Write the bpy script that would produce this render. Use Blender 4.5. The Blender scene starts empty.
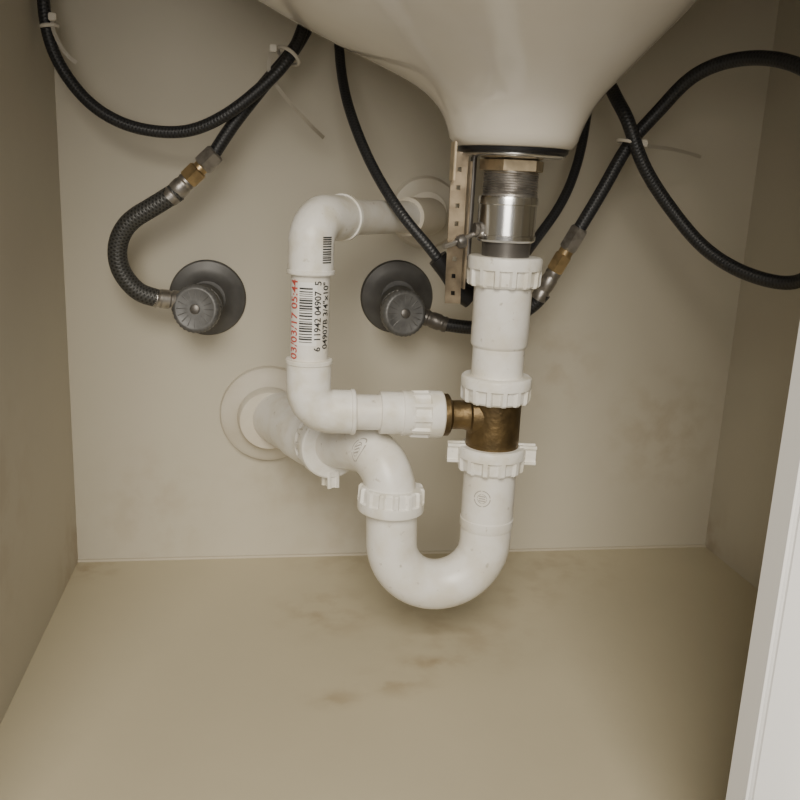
import bpy, bmesh, math, random
from mathutils import Vector, Matrix
random.seed(3)
COL=bpy.context.collection
# ---------------------------------------------------------------- materials
def S(nt,t): return nt.nodes.new(t)
def mat(name,col,rough=.5,metal=0,noise=0,nscale=20,col2=None,bump=0,bscale=200,spec=.5,coat=0,scuff=None):
    m=bpy.data.materials.new(name);m.use_nodes=True;nt=m.node_tree;b=nt.nodes["Principled BSDF"]
    b.inputs["Base Color"].default_value=(*col,1);b.inputs["Roughness"].default_value=rough;b.inputs["Metallic"].default_value=metal
    b.inputs["Specular IOR Level"].default_value=spec;b.inputs["Coat Weight"].default_value=coat
    g=S(nt,"ShaderNodeNewGeometry")
    if noise or col2:
        n=S(nt,"ShaderNodeTexNoise");n.inputs["Scale"].default_value=nscale;n.inputs["Detail"].default_value=5
        nt.links.new(g.outputs["Position"],n.inputs["Vector"])
        r=S(nt,"ShaderNodeValToRGB");r.color_ramp.elements[0].position=.35;r.color_ramp.elements[1].position=.35+max(noise,.1)
        r.color_ramp.elements[0].color=(*(col2 or [c*.8 for c in col]),1);r.color_ramp.elements[1].color=(*col,1)
        nt.links.new(n.outputs["Fac"],r.inputs["Fac"]);out=r.outputs["Color"]
        if scuff:
            n4=S(nt,"ShaderNodeTexNoise");n4.inputs["Scale"].default_value=170;n4.inputs["Detail"].default_value=4;nt.links.new(g.outputs["Position"],n4.inputs["Vector"])
            r4=S(nt,"ShaderNodeMapRange");r4.inputs[1].default_value=.66;r4.inputs[2].default_value=.76;r4.inputs[3].default_value=0;r4.inputs[4].default_value=.6
            nt.links.new(n4.outputs["Fac"],r4.inputs[0]);mx=S(nt,"ShaderNodeMixRGB");nt.links.new(r4.outputs[0],mx.inputs[0]);nt.links.new(out,mx.inputs[1]);mx.inputs[2].default_value=(*scuff,1);out=mx.outputs[0]
        nt.links.new(out,b.inputs["Base Color"])
    if bump:
        n2=S(nt,"ShaderNodeTexNoise");n2.inputs["Scale"].default_value=bscale;n2.inputs["Detail"].default_value=3
        nt.links.new(g.outputs["Position"],n2.inputs["Vector"])
        bp=S(nt,"ShaderNodeBump");bp.inputs["Strength"].default_value=bump;bp.inputs["Distance"].default_value=.002
        nt.links.new(n2.outputs["Fac"],bp.inputs["Height"]);nt.links.new(bp.outputs["Normal"],b.inputs["Normal"])
    return m
def stained(name,base,dirty,spots,rough=.55):
    """painted board: mottled paint, dirt patches at world positions"""
    m=bpy.data.materials.new(name);m.use_nodes=True;nt=m.node_tree;b=nt.nodes["Principled BSDF"];L=nt.links.new
    g=S(nt,"ShaderNodeNewGeometry")
    n=S(nt,"ShaderNodeTexNoise");n.inputs["Scale"].default_value=5;n.inputs["Detail"].default_value=6;L(g.outputs["Position"],n.inputs["Vector"])
    r=S(nt,"ShaderNodeValToRGB");r.color_ramp.elements[0].position=.3;r.color_ramp.elements[1].position=.65
    r.color_ramp.elements[0].color=(*[c*.93 for c in base],1);r.color_ramp.elements[1].color=(*base,1)
    L(n.outputs["Fac"],r.inputs["Fac"]);cur=r.outputs["Color"]
    n2=S(nt,"ShaderNodeTexNoise");n2.inputs["Scale"].default_value=42;n2.inputs["Detail"].default_value=8;L(g.outputs["Position"],n2.inputs["Vector"])
    for sp in spots:
        p,rad,amt=sp[:3];sc=sp[3] if len(sp)>3 else (1,1,1)
        mp=S(nt,"ShaderNodeVectorMath");mp.operation='SUBTRACT';L(g.outputs["Position"],mp.inputs[0]);mp.inputs[1].default_value=p
        ms=S(nt,"ShaderNodeVectorMath");ms.operation='MULTIPLY';L(mp.outputs[0],ms.inputs[0]);ms.inputs[1].default_value=sc
        d=S(nt,"ShaderNodeVectorMath");d.operation='LENGTH';L(ms.outputs[0],d.inputs[0])
        mr=S(nt,"ShaderNodeMapRange");mr.inputs[1].default_value=0;mr.inputs[2].default_value=rad;mr.inputs[3].default_value=1;mr.inputs[4].default_value=0;mr.interpolation_type='SMOOTHSTEP'
        L(d.outputs["Value"],mr.inputs[0])
        mr2=S(nt,"ShaderNodeMapRange");mr2.inputs[1].default_value=.44;mr2.inputs[2].default_value=.64;mr2.inputs[3].default_value=.12;mr2.inputs[4].default_value=1
        L(n2.outputs["Fac"],mr2.inputs[0])
        mu=S(nt,"ShaderNodeMath");mu.operation='MULTIPLY';L(mr.outputs[0],mu.inputs[0]);L(mr2.outputs[0],mu.inputs[1])
        mu2=S(nt,"ShaderNodeMath");mu2.operation='MULTIPLY';L(mu.outputs[0],mu2.inputs[0]);mu2.inputs[1].default_value=amt
        mx=S(nt,"ShaderNodeMixRGB");L(mu2.outputs[0],mx.inputs[0]);L(cur,mx.inputs[1]);mx.inputs[2].default_value=(*dirty,1);cur=mx.outputs[0]
    L(cur,b.inputs["Base Color"]);b.inputs["Roughness"].default_value=rough
    n3=S(nt,"ShaderNodeTexNoise");n3.inputs["Scale"].default_value=60;L(g.outputs["Position"],n3.inputs["Vector"])
    bp=S(nt,"ShaderNodeBump");bp.inputs["Strength"].default_value=.12;bp.inputs["Distance"].default_value=.002;L(n3.outputs["Fac"],bp.inputs["Height"]);L(bp.outputs["Normal"],b.inputs["Normal"])
    return m
def braid(name,c1,c2,pitch,nr,rough=.5,metal=0.,bs=.35):
    m=bpy.data.materials.new(name);m.use_nodes=True;nt=m.node_tree;b=nt.nodes["Principled BSDF"];L=nt.links.new
    uv=S(nt,"ShaderNodeUVMap");sp=S(nt,"ShaderNodeSeparateXYZ");L(uv.outputs[0],sp.inputs[0])
    def mm(op,a,bv):
        n=S(nt,"ShaderNodeMath");n.operation=op
        for i,x in enumerate((a,bv)):
            if x is None: continue
            if isinstance(x,(int,float)): n.inputs[i].default_value=x
            else: L(x,n.inputs[i])
        return n.outputs[0]
    A=mm('MULTIPLY',sp.outputs[0],2*math.pi/pitch);B=mm('MULTIPLY',sp.outputs[1],2*math.pi*nr)
    s1=mm('SINE',mm('ADD',A,B),None);s2=mm('SINE',mm('SUBTRACT',A,B),None);mxx=mm('MULTIPLY_ADD',mm('MAXIMUM',s1,s2),.5);mxx.node.inputs[2].default_value=.5
    r=S(nt,"ShaderNodeValToRGB");r.color_ramp.elements[0].position=.35;r.color_ramp.elements[1].position=.85
    r.color_ramp.elements[0].color=(*c1,1);r.color_ramp.elements[1].color=(*c2,1);L(mxx,r.inputs["Fac"]);L(r.outputs[0],b.inputs["Base Color"])
    bp=S(nt,"ShaderNodeBump");bp.inputs["Strength"].default_value=bs;bp.inputs["Distance"].default_value=.0006;L(mxx,bp.inputs["Height"]);L(bp.outputs["Normal"],b.inputs["Normal"])
    b.inputs["Roughness"].default_value=rough;b.inputs["Metallic"].default_value=metal
    return m
PAINT=(.585,.545,.45)
M_wall=stained("painted_wall",PAINT,(.36,.28,.17),[((.215,0,.165),.05,.45,(1.6,1,.7)),((.30,0,.20),.07,.3),((.24,0,.25),.08,.3),((.42,0,.13),.10,.35),((.02,0,.09),.07,.25),((-.1,0,.05),.1,.25),((.09,0,.02),.12,.2)])
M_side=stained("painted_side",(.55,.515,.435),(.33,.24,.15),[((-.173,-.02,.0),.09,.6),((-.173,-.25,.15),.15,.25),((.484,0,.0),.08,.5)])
M_floor=stained("painted_floor",(.545,.49,.355),(.30,.215,.125),[((.17,-.16,0),.10,.35),((.105,-.235,0),.05,.55,(1,1.6,1)),((.14,-.21,0),.035,.55,(.8,2,1)),((.06,-.12,0),.07,.45),((-.16,-.01,0),.05,.7),((.3,-.03,0),.10,.35),((.055,-.255,0),.035,.5,(1,1.8,1)),((.25,-.1,0),.05,.35),((.12,-.02,0),.09,.3,(.6,2,1))],.45)
M_door=mat("white_gloss_paint",(.93,.92,.90),.35)
M_dark=mat("counter_underside",(.32,.29,.25),.8)
M_por=mat("porcelain",(.78,.74,.675),.12,coat=.3,noise=.3,nscale=9,col2=(.74,.69,.60))
M_pvc=mat("white_pvc",(.84,.82,.775),.32,noise=.22,nscale=45,col2=(.75,.71,.63),bump=.05,scuff=(.38,.33,.26))
M_pvc2=mat("white_pvc_fitting",(.86,.84,.79),.38,noise=.2,nscale=60,col2=(.75,.71,.61),bump=.12,bscale=300,scuff=(.42,.36,.28))
M_esc=mat("aged_white_plastic",(.71,.67,.58),.40,noise=.3,nscale=20,col2=(.62,.56,.46))
M_brass=mat("old_brass",(.19,.13,.06),.45,.8,noise=.3,nscale=60,col2=(.10,.07,.035),bump=.3)
M_brassb=mat("bright_brass",(.66,.49,.27),.34,.9,noise=.2,nscale=90,col2=(.42,.31,.18))
M_lock=mat("pale_brass",(.74,.62,.44),.36,.85,noise=.2,nscale=90,col2=(.52,.43,.30))
M_strap=mat("dull_strap_metal",(.42,.34,.24),.34,.9,noise=.25,nscale=70,col2=(.22,.175,.125))
M_chrome=mat("chrome",(.80,.80,.80),.2,1,bump=.05,bscale=80)
M_steel=mat("dull_steel",(.46,.44,.42),.38,.9,noise=.2,nscale=120,col2=(.30,.28,.26))
M_dsteel=mat("dark_steel",(.16,.15,.14),.4,.7)
M_black=mat("black_rubber",(.012,.012,.014),.4)
M_grey=mat("grey_plate",(.125,.124,.123),.42,.4,noise=.25,nscale=50,col2=(.09,.088,.087))
M_knob=mat("grey_knob",(.15,.15,.15),.45,.3,noise=.2,nscale=90,col2=(.105,.105,.105))
M_tie=mat("nylon_tie",(.66,.62,.54),.4)
M_ink=mat("black_ink",(.03,.03,.03),.6)
M_red=mat("red_ink",(.55,.09,.07),.6)
M_lab=mat("label_paper",(.88,.87,.85),.5)
M_hose=braid("black_braid",(.012,.012,.014),(.030,.031,.034),.0028,5,.42)
M_braid=braid("grey_braid",(.03,.03,.029),(.085,.085,.082),.0034,9,.42,.3)
# ---------------------------------------------------------------- helpers
CUR=None
def group(name):
    global CUR
    CUR=bpy.data.objects.new(name,None);CUR.empty_display_size=.02;COL.objects.link(CUR);return CUR
def add(bm,name,m,smooth=True,ang=35,parent=True):
    bmesh.ops.recalc_face_normals(bm,faces=bm.faces)
    me=bpy.data.meshes.new(name);bm.to_mesh(me);bm.free()
    if smooth:
        for p in me.polygons:p.use_smooth=True
        me.set_sharp_from_angle(angle=math.radians(ang))
    me.materials.append(m);o=bpy.data.objects.new(name,me);COL.objects.link(o)
    if parent and CUR: o.parent=CUR
    return o
def cr(pts,n=10):
    P=[Vector(p) for p in pts];P=[P[0]*2-P[1]]+P+[P[-1]*2-P[-2]];out=[]
    for i in range(1,len(P)-2):
        a,b,c,d=P[i-1:i+3]
        for k in range(n):
            t=k/n;out.append(.5*((2*b)+(c-a)*t+(2*a-5*b+4*c-d)*t*t+(3*b-a-3*c+d)*t**3))
    out.append(P[-2])
    for _ in range(10):   # relax so the hose bends evenly
        out=[out[0]]+[(out[i-1]+out[i]*2+out[i+1])/4 for i in range(1,len(out)-1)]+[out[-1]]
    return out
def fillet(pts,rad,n=12):
    P=[Vector(p) for p in pts];out=[P[0]]
    for i in range(1,len(P)-1):
        a=(P[i-1]-P[i]).normalized();b=(P[i+1]-P[i]).normalized();al=a.angle(b);d=rad/math.tan(al/2)
        c=P[i]+(a+b).normalized()*(rad/math.sin(al/2));s=P[i]+a*d-c;e=P[i]+b*d-c
        for k in range(n+1):
            out.append(c+s.slerp(e,k/n).normalized()*rad)
    out.append(P[-1]);return out
def frame(t):
    t=t.normalized();h=Vector((0,0,1)) if abs(t.z)<.9 else Vector((0,1,0))
    u=t.cross(h).normalized();return u,t.cross(u).normalized()
def sweep(pts,rad,name,m,seg=24,caps=True,ang=35):
    P=[Vector(p) for p in pts];n=len(P);R=rad if isinstance(rad,(list,tuple)) else [rad]*n
    bm=bmesh.new();uvl=bm.loops.layers.uv.new("UVMap");rings=[];L=[0]
    T=[(P[min(i+1,n-1)]-P[max(i-1,0)]).normalized() for i in range(n)]
    u,v=frame(T[0])
    for i in range(n):
        if i:
            L.append(L[-1]+(P[i]-P[i-1]).length)
            u=(u-T[i]*u.dot(T[i])).normalized();v=T[i].cross(u)
        rings.append([bm.verts.new(P[i]+(u*math.cos(2*math.pi*k/seg)+v*math.sin(2*math.pi*k/seg))*R[i]) for k in range(seg)])
    for i in range(n-1):
        for k in range(seg):
            k2=(k+1)%seg;f=bm.faces.new((rings[i][k],rings[i][k2],rings[i+1][k2],rings[i+1][k]))
            for lp,(a,b) in zip(f.loops,((i,k),(i,k+1),(i+1,k+1),(i+1,k))): lp[uvl].uv=(L[a],b/seg)
    if caps:
        bm.faces.new(rings[0][::-1]);bm.faces.new(rings[-1])
    return add(bm,name,m,True,ang)
def lathe(a,d,prof,name,m,seg=40,rf=None,ang=30,squash=None,up=None):
    """prof=[(distance along d from a, radius)], rf(theta,i)->radius factor add"""
    a=Vector(a);d=Vector(d).normalized();u,v=frame(d)
    if up is not None:
        u=Vector(up);u=(u-d*u.dot(d)).normalized();v=d.cross(u)
    bm=bmesh.new();rings=[]
    for i,(t,r) in enumerate(prof):
        ring=[]
        for k in range(seg):
            th=2*math.pi*k/seg;rr=r+(rf(th,i) if rf else 0);sx,sy=squash or (1,1)
            ring.append(bm.verts.new(a+d*t+u*math.cos(th)*rr*sx+v*math.sin(th)*rr*sy))
        rings.append(ring)
    for i in range(len(rings)-1):
        for k in range(seg):
            k2=(k+1)%seg;bm.faces.new((rings[i][k],rings[i][k2],rings[i+1][k2],rings[i+1][k]))
    bm.faces.new(rings[0][::-1]);bm.faces.new(rings[-1])
    return add(bm,name,m,True,ang)
def box(lo,hi,name,m,bev=0,parent=True,rot=None):
    bm=bmesh.new();bmesh.ops.create_cube(bm,size=1)
    lo=Vector(lo);hi=Vector(hi)
    for v in bm.verts: v.co=Vector([lo[i]+(v.co[i]+.5)*(hi[i]-lo[i]) for i in range(3)])
    if bev: bmesh.ops.bevel(bm,geom=bm.edges[:],offset=bev,segments=3,affect='EDGES')
    if rot is not None:
        c=(lo+hi)/2
        for v in bm.verts: v.co=c+rot@(v.co-c)
    return add(bm,name,m,bev>0,40,parent)
def nut(a,d,h,r,name,m=None,ribs=14,wings=False,up=None,flange=True):
    """slip nut: rounded collar + ribbed skirt"""
    m=m or M_pvc2
    c=.0016
    prof=[(0,r-.004),(0,r-c),(c*.6,r-.0004),(c*1.4,r),(h*.42,r),(h*.42+.0006,r-.0022),(h-.0015,r-.0026),(h,r-.0038),(h,r-.008)]
    def rf(th,i):
        if i in (5,6,7):
            s=(th*ribs/(2*math.pi))%1
            return .0021 if .36<s<.64 else 0
        return 0
    o=lathe(a,d,prof,name,m,seg=ribs*8,rf=rf,ang=25,up=up)
    if wings:
        dd=Vector(d).normalized();u,v=frame(dd)
        if up is not None: u=Vector(up);u=(u-dd*u.dot(dd)).normalized();v=dd.cross(u)
        for s in (1,-1):
            for q,w in ((u,v),):
                bm=bmesh.new();bmesh.ops.create_cube(bm,size=1)
                cen=Vector(a)+dd*h*.33+q*s*(r+.0012)
                for vv in bm.verts: x=vv.co.copy();vv.co=cen+q*x.x*.009+w*x.y*.006+dd*x.z*h*.55
                bmesh.ops.bevel(bm,geom=bm.edges[:],offset=.0022,segments=3,affect='EDGES')
                add(bm,name+"_wing",m)
    return o
def hexnut(a,d,h,r,name,m):
    def rf(th,i):
        t=(th%(math.pi/3))-math.pi/6
        return r*math.cos(math.pi/6)/math.cos(t)-r if i in(1,2) else 0
    return lathe(a,d,[(0,r*.8),(h*.08,r),(h*.92,r),(h,r*.8)],name,m,seg=48,rf=rf,ang=20)
# ---------------------------------------------------------------- room (cabinet interior)
XL,XR,ZT,YF=-.1732,.4842,.585,-.48
CUR=None
box((XL-.02,0,-.02),(XR+.02,.02,ZT),"wall_back",M_wall)
box((XL-.02,YF,-.02),(XL,0,ZT),"wall_left",M_side)
box((XR,YF,-.02),(XR+.02,0,ZT),"wall_right",M_side)
box((XL,YF,-.02),(XR,0,0),"floor",M_floor)
box((XL-.02,YF-.02,ZT),(XR+.02,.02,ZT+.03),"ceiling",M_dark)
sweep([(XL,-.001,.0005),(XR,-.001,.0005)],.0018,"trim_1",mat("caulk",(.53,.48,.38),.6),12)
box((.229,-.500,-.10),(.300,-.480,ZT),"trim_2",M_door,.0025)
box((XL-.02,-.500,.548),(.229,-.480,ZT),"trim_3",M_door,.0025)
group("cabinet_door")
box((.262,-.520,-.08),(.50,-.5005,.56),"door_slab",M_door,.003)
box((.30,-.526,-.04),(.46,-.520,.52),"door_raised_panel",M_door,.004)
# ---------------------------------------------------------------- sink
CUR=None
def sink():
    # z, xl, xr, yfront, yback
    K=[(.398,.134,.221,-.243,-.157),(.410,.130,.224,-.247,-.153),(.424,.123,.229,-.256,-.147),(.438,.105,.237,-.275,-.137),(.452,.072,.248,-.30,-.122),
       (.468,.030,.260,-.33,-.105),(.484,-.006,.273,-.36,-.09),(.503,-.040,.286,-.385,-.075),(.53,-.070,.308,-.41,-.06),(.56,-.09,.335,-.42,-.05),(.584,-.095,.345,-.425,-.045)]
    n=len(K);bm=bmesh.new();rings=[];seg=72
    Z=[]
    for i in range(n-1):
        for k in range(4):
            t=k/4;g=[]
            for j in range(5):
                a=K[max(i-1,0)][j];b=K[i][j];c=K[i+1][j];d=K[min(i+2,n-1)][j]
                g.append(.5*((2*b)+(c-a)*t+(2*a-5*b+4*c-d)*t*t+(3*b-a-3*c+d)*t**3))
            Z.append(g)
    Z.append(list(K[-1]))
    for _ in range(3):
        Z=[Z[0]]+[[(Z[i-1][j]+2*Z[i][j]+Z[i+1][j])/4 for j in range(5)] for i in range(1,len(Z)-1)]+[Z[-1]]
    def ring(z,xl,xr,yf,yb,s=1):
        out=[];mx=(xl+xr)/2;my=(yf+yb)/2
        for k in range(seg):
            th=2*math.pi*k/seg;c,sn=math.cos(th),math.sin(th)
            out.append(bm.verts.new((mx+(xr-xl)/2*c*s,my+(yb-yf)/2*sn*s,z)))
        return out
    z0=Z[0];rings.append(ring(*z0,s=.4));rings.append(ring(*z0,s=.90))
    zz=list(z0);zz[0]+=.0008;rings.append(ring(*zz,s=.95))
    zz=list(z0);zz[0]+=.0028;rings.append(ring(*zz,s=.99))
    for g in Z[2:]: rings.append(ring(*g))
    for i in range(len(rings)-1):
        for k in range(seg):
            k2=(k+1)%seg;bm.faces.new((rings[i][k],rings[i][k2],rings[i+1][k2],rings[i+1][k]))
    bm.faces.new(rings[0][::-1]);bm.faces.new(rings[-1])
    add(bm,"bathroom_sink",M_por,True,60)
sink()
# ---------------------------------------------------------------- metal drain
X=.1775;Y=-.2;DN=(0,0,-1)
def at(z): return (X,Y,z)
group("sink_drain")
lathe(at(.3985),DN,[(0,.030),(0,.0385),(.0012,.0392),(.003,.0388),(.0045,.037),(.0045,.02)],"rubber_gasket",M_black,64)
lathe(at(.394),DN,[(0,.02),(0,.0370),(.0008,.0374),(.0016,.0365),(.0024,.033),(.0035,.018)],"steel_washer",M_chrome,64)
hexnut(at(.3905),DN,.0085,.0235,"brass_locknut",M_lock)
pr=[(0,.0190)]
for i in range(9): pr+=[(.0005+i*.0018,.0190),(.0014+i*.0018,.0200)]
pr.append((.018,.0190));lathe(at(.382),DN,pr,"threaded_body",M_steel,48,ang=80)
CX=X-.0010
lathe((CX,Y,.3655),DN,[(0,.018),(.0005,.0212),(.002,.0217),(.006,.0217),(.0065,.0210),(.0275,.0210),(.028,.0218),(.031,.0216),(.0325,.0200),(.0325,.015)],"chrome_body",M_chrome,64)
lathe(at(.3335),DN,[(0,.0180),(.013,.0172),(.014,.0165)],"dark_tailpiece",M_dsteel,48)
lathe((X-.019,Y-.004,.341),(-1,-.15,.05),[(0,.0055),(.004,.0055),(.0045,.0045),(.007,.0045)],"pivot_port",M_steel,24)
# ---------------------------------------------------------------- pop-up linkage
group("popup_linkage")
def strap():
    bm=bmesh.new()
    w=.0115;t=.0012;z0,z1=.2870,.394;xs=.1400
    zs=[z0];z=z0+.006
    while z<z1-.006:
        zs+= [z,z+.0032];z+=.0125
    zs.append(z1)
    cols=[-w/2,-w*.13,w*.13,w/2]
    def q(c,zz,y):
        bendx=.0015*math.sin((zz-z0)/(z1-z0)*3.0);return bm.verts.new((xs+c-bendx,-.203+y+.002*math.cos((zz-z0)*60),zz))
    for i in range(len(zs)-1):
        hole=(i%2==1)
        for j in range(3):
            if hole and j==1: continue
            v=[q(cols[j],zs[i],0),q(cols[j+1],zs[i],0),q(cols[j+1],zs[i+1],0),q(cols[j],zs[i+1],0)]
            bm.faces.new(v)
    bmesh.ops.remove_doubles(bm,verts=bm.verts,dist=1e-5)
    bmesh.ops.solidify(bm,geom=bm.faces[:],thickness=t)
    return add(bm,"perforated_strap",M_strap,False)
strap()
box((.1325,-.2125,.374),(.1342,-.1995,.4005),"strap_flange",M_lock,.0004)
box((.1463,-.2045,.298),(.1478,-.1935,.388),"strap_side",M_strap,.0004)
sweep([(.1655,-.2,.342),(.150,-.204,.337),(.134,-.209,.330),(.1285,-.211,.3285)],.0020,"pivot_rod",M_steel,12)
lathe((.145,-.208,.3335),(-1,-.2,-.3),[(0,.003),(.001,.0048),(.004,.0052),(.006,.0045),(.007,.003)],"spring_clip",M_dsteel,16)
sweep([(.1530,-.186,.397),(.1525,-.186,.318)],.0024,"lift_rod",M_dsteel,12)
# ---------------------------------------------------------------- white drain + trap
group("p_trap")
nut(at(.3225),DN,.0215,.0275,"slip_nut_top")
lathe(at(.302),DN,[(0,.018),(0,.0207),(.001,.0214),(.044,.0214),(.0455,.0208),(.047,.0195),(.070,.0195)],"tailpiece_extension",M_pvc,48)
nut(at(.2335),DN,.0195,.0268,"slip_nut_middle")
nut(at(.1785),DN,.0195,.0262,"slip_nut_winged",wings=True,up=(1,-.15,0),ribs=12)
lathe(at(.160),DN,[(0,.017),(0,.0204),(.040,.0204),(.0405,.0209),(.0465,.0209),(.048,.0204),(.050,.0198)],"trap_inlet",M_pvc,48)
XB=.1025
zc=.1005;rb=(X-XB)/2
u=[(X,Y,.112)]
for k in range(33):
    a=math.pi*k/32;u.append((X-rb+rb*math.cos(a),Y,zc-rb*math.sin(a)*1.0))
u.append((XB-.001,Y,.125))
sweep(u,[.0201]*5+[.0197]*(len(u)-5),"trap_u_bend",M_pvc,40)
nut((XB-.002,Y,.1265),(.02,0,1),.0195,.0258,"slip_nut_trap",up=(1,0,0))
A0=Vector((.010,0,.151))
E0=Vector((.058,-.138,.1605))
ad=(E0-A0).normalized()
arm=fillet([E0-ad*.01,(.098,-.200,.1725),(XB-.001,Y,.130)],.030,16)
sweep(arm,.0192,"trap_elbow",M_pvc,40)
lathe(A0,ad,[(0,.0252),(.085,.0252),(.087,.0266),(.118,.0266),(.120,.0258),(.132,.0256),(.132,.018)],"arm_socket",M_pvc,48)
nut(A0+ad*.1535,-ad,.019,.0275,"slip_nut_arm",wings=True,up=(.1,-.3,-1))
lathe((.010,0,.151),(0,-1,0),[(0,.046),(.004,.0468),(.009,.0455),(.013,.041),(.016,.034),(.020,.030),(.030,.0285),(.032,.027)],"wall_escutcheon",M_esc,64)
def cyl(x0,y0,r,phi,z,ez=.0003): return (x0+(r+ez)*math.sin(phi),y0-(r+ez)*math.cos(phi),z)
def wrapped(name,m,quads,x0,y0,r,e=.0003):
    bm=bmesh.new()
    for (p0,p1,z0,z1) in quads:
        n=max(1,int(abs(p1-p0)/.08)+1)
        for k in range(n):
            a=p0+(p1-p0)*k/n;b=p0+(p1-p0)*(k+1)/n
            bm.faces.new([bm.verts.new(cyl(x0,y0,r,*q,e)) for q in ((a,z0),(b,z0),(b,z1),(a,z1))])
    return add(bm,name,m,False)
def wraptext(s,size,name,m,x0,y0,r,phi,z,vertical=True,e=.0004,bold=0):
    cu=bpy.data.curves.new("tmp","FONT");cu.body=s;cu.size=size;cu.offset=bold;cu.resolution_u=3
    ob=bpy.data.objects.new("tmp",cu);COL.objects.link(ob);bpy.context.view_layer.update()
    me=bpy.data.meshes.new_from_object(ob.evaluated_get(bpy.context.evaluated_depsgraph_get()));bpy.data.objects.remove(ob)
    for v in me.vertices:
        tx,ty=v.co.x,v.co.y
        if vertical: v.co=cyl(x0,y0,r,phi-ty/r,z+tx,e)
        else: v.co=cyl(x0,y0,r,phi+tx/r,z+ty,e)
    me.materials.clear();me.materials.append(m);me.name=name
    o=bpy.data.objects.new(name,me);COL.objects.link(o);o.parent=CUR;return o
M_stamp=mat("faded_ink",(.40,.37,.33),.6)
def stamp(f,name):
    """round maker's stamp, f maps (x,y) on the label to the pipe surface"""
    bm=bmesh.new()
    for (rr,wd) in ((.0066,.0007),(.0038,.0004)):
        for k in range(36):
            if k%9==0: continue
            a=2*math.pi*k/36;b=2*math.pi*(k+1)/36
            bm.faces.new([bm.verts.new(f(R_*math.cos(q),R_*math.sin(q))) for (q,R_) in ((a,rr),(b,rr),(b,rr-wd),(a,rr-wd))])
    for j in (-.0018,0,.0018):
        bm.faces.new([bm.verts.new(f(*q)) for q in ((-.0025,j-.0004),(.0025,j-.0004),(.0025,j+.0004),(-.0025,j+.0004))])
    add(bm,name,M_stamp,False)
stamp(lambda a,b:cyl(X,Y,.0204,-.50+a/.0204,.141+b,.0002),"maker_stamp")
ca=Vector((.080,-.172,.167));an=Vector((-.05,-.9,.2)).normalized();ax=(Vector((.098,-.200,.1725))-E0).normalized();ax=(ax-an*ax.dot(an)).normalized();ay=an.cross(ax)
if ay.z<0: ay=-ay
ARM=[]
for i in range(len(arm)-1):
    for k in range(12): ARM.append(Vector(arm[i]).lerp(Vector(arm[i+1]),k/12))
def elbow_pt(a,b):
    p=ca+an*.018+ax*a+ay*b
    c=min(ARM,key=lambda q:(q-p).length);return c+(p-c).normalized()*.0195
stamp(elbow_pt,"elbow_stamp")
# ---------------------------------------------------------------- brass tee
group("brass_tee")
lathe(at(.2155),DN,[(0,.017),(0,.0203),(.039,.0203),(.039,.017)],"tee_run",M_brass,48)
lathe((X-.012,Y,.2025),(-1,0,0),[(0,.0165),(.0075,.0150),(.0085,.0125),(.012,.0110),(.0215,.0110),(.0235,.0150),(.0245,.0160),(.029,.0160),(.030,.012)],"tee_outlet",M_brass,40)
# ---------------------------------------------------------------- 3/4 in branch line
group("pvc_branch_pipe")
ZB=.2045;XV=.036
nut((.1370,Y,ZB-.002),(-1,0,.02),.0255,.0180,"union_nut",ribs=10,up=(0,0,1))
lathe((.114,Y,ZB-.001),(-1,0,.02),[(0,.013),(0,.0165),(.002,.0170),(.008,.0170),(.0085,.0160),(.0245,.0160),(.025,.0152),(.025,.012)],"union_adaptor",M_pvc2,48)
sweep([(.095,Y,ZB-.0005),(.060,Y,ZB)],.0133,"short_nipple",M_pvc,36)
sweep(fillet([(.069,Y,ZB),(XV,Y,ZB+.0005),(XV,Y,.243)],.018),.0163,"lower_elbow",M_pvc2,36)
lathe((.0705,Y,ZB),(-1,0,0),[(0,.0135),(0,.0166),(.0008,.0171),(.003,.0171),(.0035,.0162)],"elbow_lip_1",M_pvc2,40)
lathe((XV,Y,.2445),DN,[(0,.0135),(0,.0166),(.0008,.0171),(.003,.0171),(.0035,.0162)],"elbow_lip_2",M_pvc2,40)
sweep([(XV,Y,.235),(XV,Y,.315)],.0139,"labelled_riser",M_pvc,40)
ct=Vector((XV,Y,.3445));wd=Vector((.150,-.040,.3435));dr=(wd-ct).normalized()
sweep(fillet([(XV,Y,.3065),ct,ct+dr*.044],.019),.0163,"upper_elbow",M_pvc2,36)
lathe((XV,Y,.3055),(0,0,1),[(0,.0135),(0,.0166),(.0008,.0171),(.003,.0171),(.0035,.0162)],"elbow_lip_3",M_pvc2,40)
lathe(ct+dr*.0455,-dr,[(0,.0135),(0,.0168),(.001,.0174),(.0045,.0174),(.005,.0162)],"elbow_lip_4",M_pvc2,40)
sweep([ct+dr*.04,wd-dr*.02],.0133,"return_pipe",M_pvc,36)
sweep(fillet([wd-dr*.045,wd,(.156,-.001,.3435)],.012,10),.0163,"wall_elbow",M_esc,36)
lathe((.153,0,.346),(0,-1,0),[(0,.033),(.003,.0335),(.007,.031),(.010,.022),(.013,.019)],"wall_escutcheon",M_esc,56)
R=.0139
wrapped("barcode_label",M_lab,[(-.72,.30,.256,.301)],XV,Y,R,.0001)
bars=[];z=.2585
while z<.298:
    w=random.choice([.0005,.0008,.0012]);bars.append((-.62,.06,z,z+w));z+=w+random.choice([.0006,.0009,.0012])
wrapped("barcode",M_ink,bars,XV,Y,R,.0003)
wraptext("6  11942 04907  5",.0068,"label_digits",M_ink,XV,Y,R,.50,.2520,bold=.00010)
wraptext("04907B 3/4\"x10\"",.0070,"label_size",M_ink,XV,Y,R,.98,.2535,bold=.00010)
wraptext("03/03/17 05:44",.0094,"date_print",M_red,XV,Y,R,-.74,.2455,bold=.00012)
bars=[];z=.3145
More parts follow.
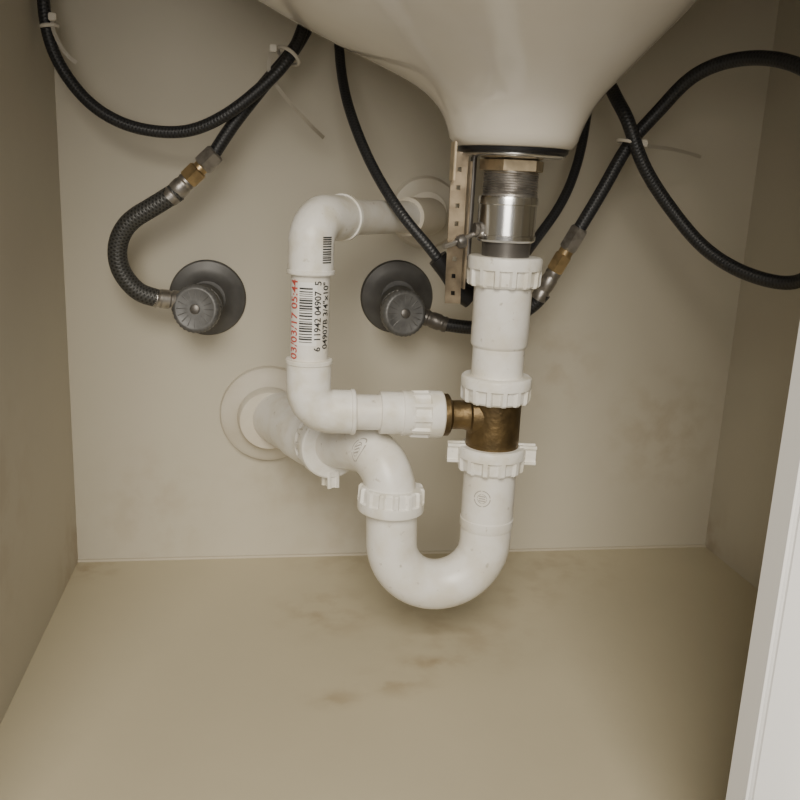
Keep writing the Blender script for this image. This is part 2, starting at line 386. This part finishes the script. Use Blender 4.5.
while z<.333:
    w=random.choice([.0005,.0009]);bars.append((.45,.95,z,z+w));z+=w+random.choice([.0006,.0009])
wrapped("elbow_barcode",M_ink,bars,XV,Y,.0163,.0003)
# ---------------------------------------------------------------- shut-off valves
def valve(px,pz,kx,kz,side):
    group("shutoff_valve")
    lathe((px,0,pz),(0,-1,0),[(0,.0345),(.0015,.035),(.004,.0335),(.006,.027),(.0085,.020),(.012,.0165)],"wall_flange",M_grey,64)
    lathe((px,0,pz),(kx-px,-.06,kz-pz),[(0,.0135),(.024,.0135),(.025,.0175),(.044,.0185),(.046,.012),(.055,.009)],"valve_body",M_grey,36)
    lathe((kx,-.036,kz+.002),(side,-.10,.02),[(0,.011),(.012,.0105),(.013,.0085),(.018,.0085)],"valve_outlet",M_knob,32)
    def rf(th,i): return (.00035*math.cos(th*30) if 1<=i<=4 else 0)
    dd=(.16*side,-1,.10)
    lathe((kx,-.048,kz),dd,[(0,.013),(.001,.0188),(.003,.0200),(.012,.0202),(.0140,.0192),(.0150,.0178),(.0152,.0165),(.0147,.0155),(.0150,.0075)],"handle",M_knob,120,rf,ang=50,squash=(1.0,1.03),up=(1,0,0))
    d=Vector(dd).normalized()
    lathe(Vector((kx,-.048,kz))+d*.0145,dd,[(0,.0044),(.0016,.0042),(.0022,.003)],"handle_screw",M_dsteel,24)
    for k in range(16):   # moulded spokes on the handle face
        a=2*math.pi*k/16;u,v=frame(d);q=u*math.cos(a)+v*math.sin(a)
        c=Vector((kx,-.048,kz))+d*.0146
        sweep([c+q*.0070,c+q*.0160],.00045,"handle_spoke",M_grey,6)
valve(-.047,.261,-.0520,.2575,-1)
valve(.130,.266,.1265,.2575,1)
# ---------------------------------------------------------------- supply hoses
def crimp(a,b,r,name,m):
    a=Vector(a);b=Vector(b);L=(b-a).length
    lathe(a,b-a,[(0,r*.8),(.0004,r),(L*.25,r*1.02),(L*.3,r*.92),(L*.36,r*.92),(L*.42,r*1.02),(L*.7,r*1.02),(L*.76,r*.92),(L*.82,r*.92),(L*.88,r),(L,r*.9)],name,m,32)
def connector(a,b,name_r=.0085):
    a=Vector(a);b=Vector(b);d=(b-a).normalized();L=(b-a).length
    crimp(a,a+d*L*.42,name_r*.98,"hose_crimp",M_steel)
    hexnut(a+d*L*.40,d,L*.24,name_r*1.12,"brass_hex",M_brassb)
    lathe(a+d*L*.62,d,[(0,.0062),(L*.1,.0062)],"brass_neck",M_brassb,24)
    hexnut(a+d*L*.70,d,L*.30,name_r*1.15,"steel_hex",M_steel)
group("supply_hose")
crimp((-.068,-.050,.2645),(-.090,-.057,.267),.0082,"valve_crimp",M_steel)
sweep(cr([(-.086,-.056,.2665),(-.102,-.058,.2725),(-.1150,-.060,.290),(-.1165,-.062,.311),(-.1065,-.065,.330),(-.086,-.067,.3440),(-.066,-.069,.357)]),.0080,"braided_hose",M_braid,24)
connector((-.074,-.069,.3505),(-.035,-.071,.389),.0080)
sweep(cr([(-.038,-.071,.386),(-.028,-.071,.402),(-.016,-.071,.419),(.006,-.070,.447),(.030,-.064,.477),(.047,-.045,.516),(.055,-.040,.57)]),.0054,"feed_hose",M_hose,20)
group("faucet_hose")
sweep(cr([(-.158,-.055,.57),(-.163,-.06,.53),(-.166,-.06,.497),(-.163,-.06,.468),(-.152,-.06,.443),(-.130,-.065,.419),(-.099,-.07,.405),(-.060,-.075,.4035),(-.028,-.083,.417),(.001,-.085,.440),(.022,-.083,.463),(.034,-.070,.490),(.043,-.055,.53),(.05,-.05,.57)]),.0048,"hose",M_hose,20)
group("supply_hose")
crimp((.146,-.048,.2550),(.169,-.056,.248),.0074,"valve_crimp",M_dsteel)
sweep(cr([(.165,-.055,.249),(.189,-.06,.247),(.214,-.07,.251),(.238,-.08,.269),(.248,-.086,.283)]),.0062,"braided_hose",M_hose,24)
connector((.243,-.084,.277),(.271,-.098,.341),.0072)
sweep(cr([(.268,-.097,.335),(.287,-.1,.373),(.306,-.1,.411),(.326,-.107,.438),(.343,-.13,.4657),(.368,-.16,.476),(.389,-.2,.467),(.408,-.225,.440),(.418,-.235,.39),(.418,-.225,.34),(.4157,-.2,.3096),(.391,-.17,.3113),(.366,-.14,.3287),(.340,-.12,.361),(.314,-.115,.395),(.298,-.112,.430),(.290,-.09,.456),(.275,-.06,.51),(.272,-.05,.57)]),.0056,"feed_hose",M_hose,20)
group("faucet_hose")
sweep(cr([(.062,-.04,.57),(.063,-.04,.52),(.066,-.05,.467),(.072,-.08,.427),(.088,-.11,.384),(.108,-.14,.349),(.131,-.15,.323),(.152,-.15,.300),(.180,-.142,.292),(.209,-.12,.306),(.227,-.10,.323),(.258,-.08,.359),(.278,-.06,.398),(.288,-.045,.446),(.292,-.04,.50),(.293,-.04,.57)]),.0042,"hose",M_hose,20)
sweep(cr([(.137,-.151,.316),(.148,-.151,.303),(.156,-.15,.291),(.166,-.15,.284)]),.0078,"rubber_sleeve",M_black,20)
# ---------------------------------------------------------------- zip ties
def ziptie(c,d,r,tail):
    group("zip_tie")
    c=Vector(c);u,v=frame(Vector(d))
    ring=[c+(u*math.cos(2*math.pi*k/28)*r[0]+v*math.sin(2*math.pi*k/28)*r[1]) for k in range(29)]
    sweep(ring,.0015,"band",M_tie,10,caps=False)
    pts=cr([c+Vector(t) for t in tail],8)
    bm=bmesh.new();prev=None
    for i,p in enumerate(pts):
        t=(pts[min(i+1,len(pts)-1)]-pts[max(i-1,0)]).normalized();s=t.cross(Vector((0,1,0))).normalized()*.0015
        cur=[bm.verts.new(p+s),bm.verts.new(p-s)]
        if prev: bm.faces.new((prev[0],prev[1],cur[1],cur[0]))
        prev=cur
    bmesh.ops.solidify(bm,geom=bm.faces[:],thickness=.0008)
    add(bm,"tail",M_tie,False)
    box(c+Vector(tail[0])-Vector((.0028,.0028,.0028)),c+Vector(tail[0])+Vector((.0028,.0028,.0028)),"lock",M_tie,.0006)
ziptie((.022,-.076,.466),(.6,.2,.8),(.0135,.0095),[(-.012,-.006,.004),(-.016,-.008,-.012),(-.004,-.004,-.03),(.02,.01,-.052),(.032,.03,-.06)])
ziptie((.305,-.106,.412),(.2,.0,1),(.0105,.0115),[(.008,-.008,0),(.02,.0,-.002),(.05,.02,-.002),(.085,.04,-.006)])
ziptie((-.1625,-.06,.478),(.1,0,-1),(.0062,.0062),[(.004,-.006,.006),(.004,-.006,-.004),(.012,-.006,-.02),(.020,-.004,-.026)])
# ---------------------------------------------------------------- lights
def area(n,loc,tgt,size,pw,col):
    l=bpy.data.lights.new(n,'AREA');l.size=size;l.energy=pw;l.color=col;o=bpy.data.objects.new(n,l);COL.objects.link(o);o.location=loc
    o.rotation_euler=(Vector(tgt)-Vector(loc)).to_track_quat('-Z','Y').to_euler()
area("room_lamp",(-.15,-1.55,1.15),(.15,-.1,.2),.7,24,(1,.93,.80))
area("room_bounce",(-.1,-1.35,.50),(.15,0,.20),.5,4.8,(1,.94,.84))
w=bpy.data.worlds.new("w");bpy.context.scene.world=w;w.use_nodes=True
w.node_tree.nodes["Background"].inputs[0].default_value=(.30,.28,.25,1);w.node_tree.nodes["Background"].inputs[1].default_value=.7
# ---------------------------------------------------------------- camera
ps,th,ro=[math.radians(a) for a in (9.544,13.815,2.561)]
f=Vector((math.sin(ps)*math.cos(th),math.cos(ps)*math.cos(th),-math.sin(th)));r=Vector((math.cos(ps),-math.sin(ps),0));up=r.cross(f)
r2=r*math.cos(ro)+up*math.sin(ro);u2=-r*math.sin(ro)+up*math.cos(ro)
cd=bpy.data.cameras.new("camera");c=bpy.data.objects.new("camera",cd);COL.objects.link(c);bpy.context.scene.camera=c
c.matrix_world=Matrix(((r2[0],u2[0],-f[0],0),(r2[1],u2[1],-f[1],-.82),(r2[2],u2[2],-f[2],.3683),(0,0,0,1)))
cd.sensor_width=36;cd.lens=866/800*36;cd.clip_start=.01
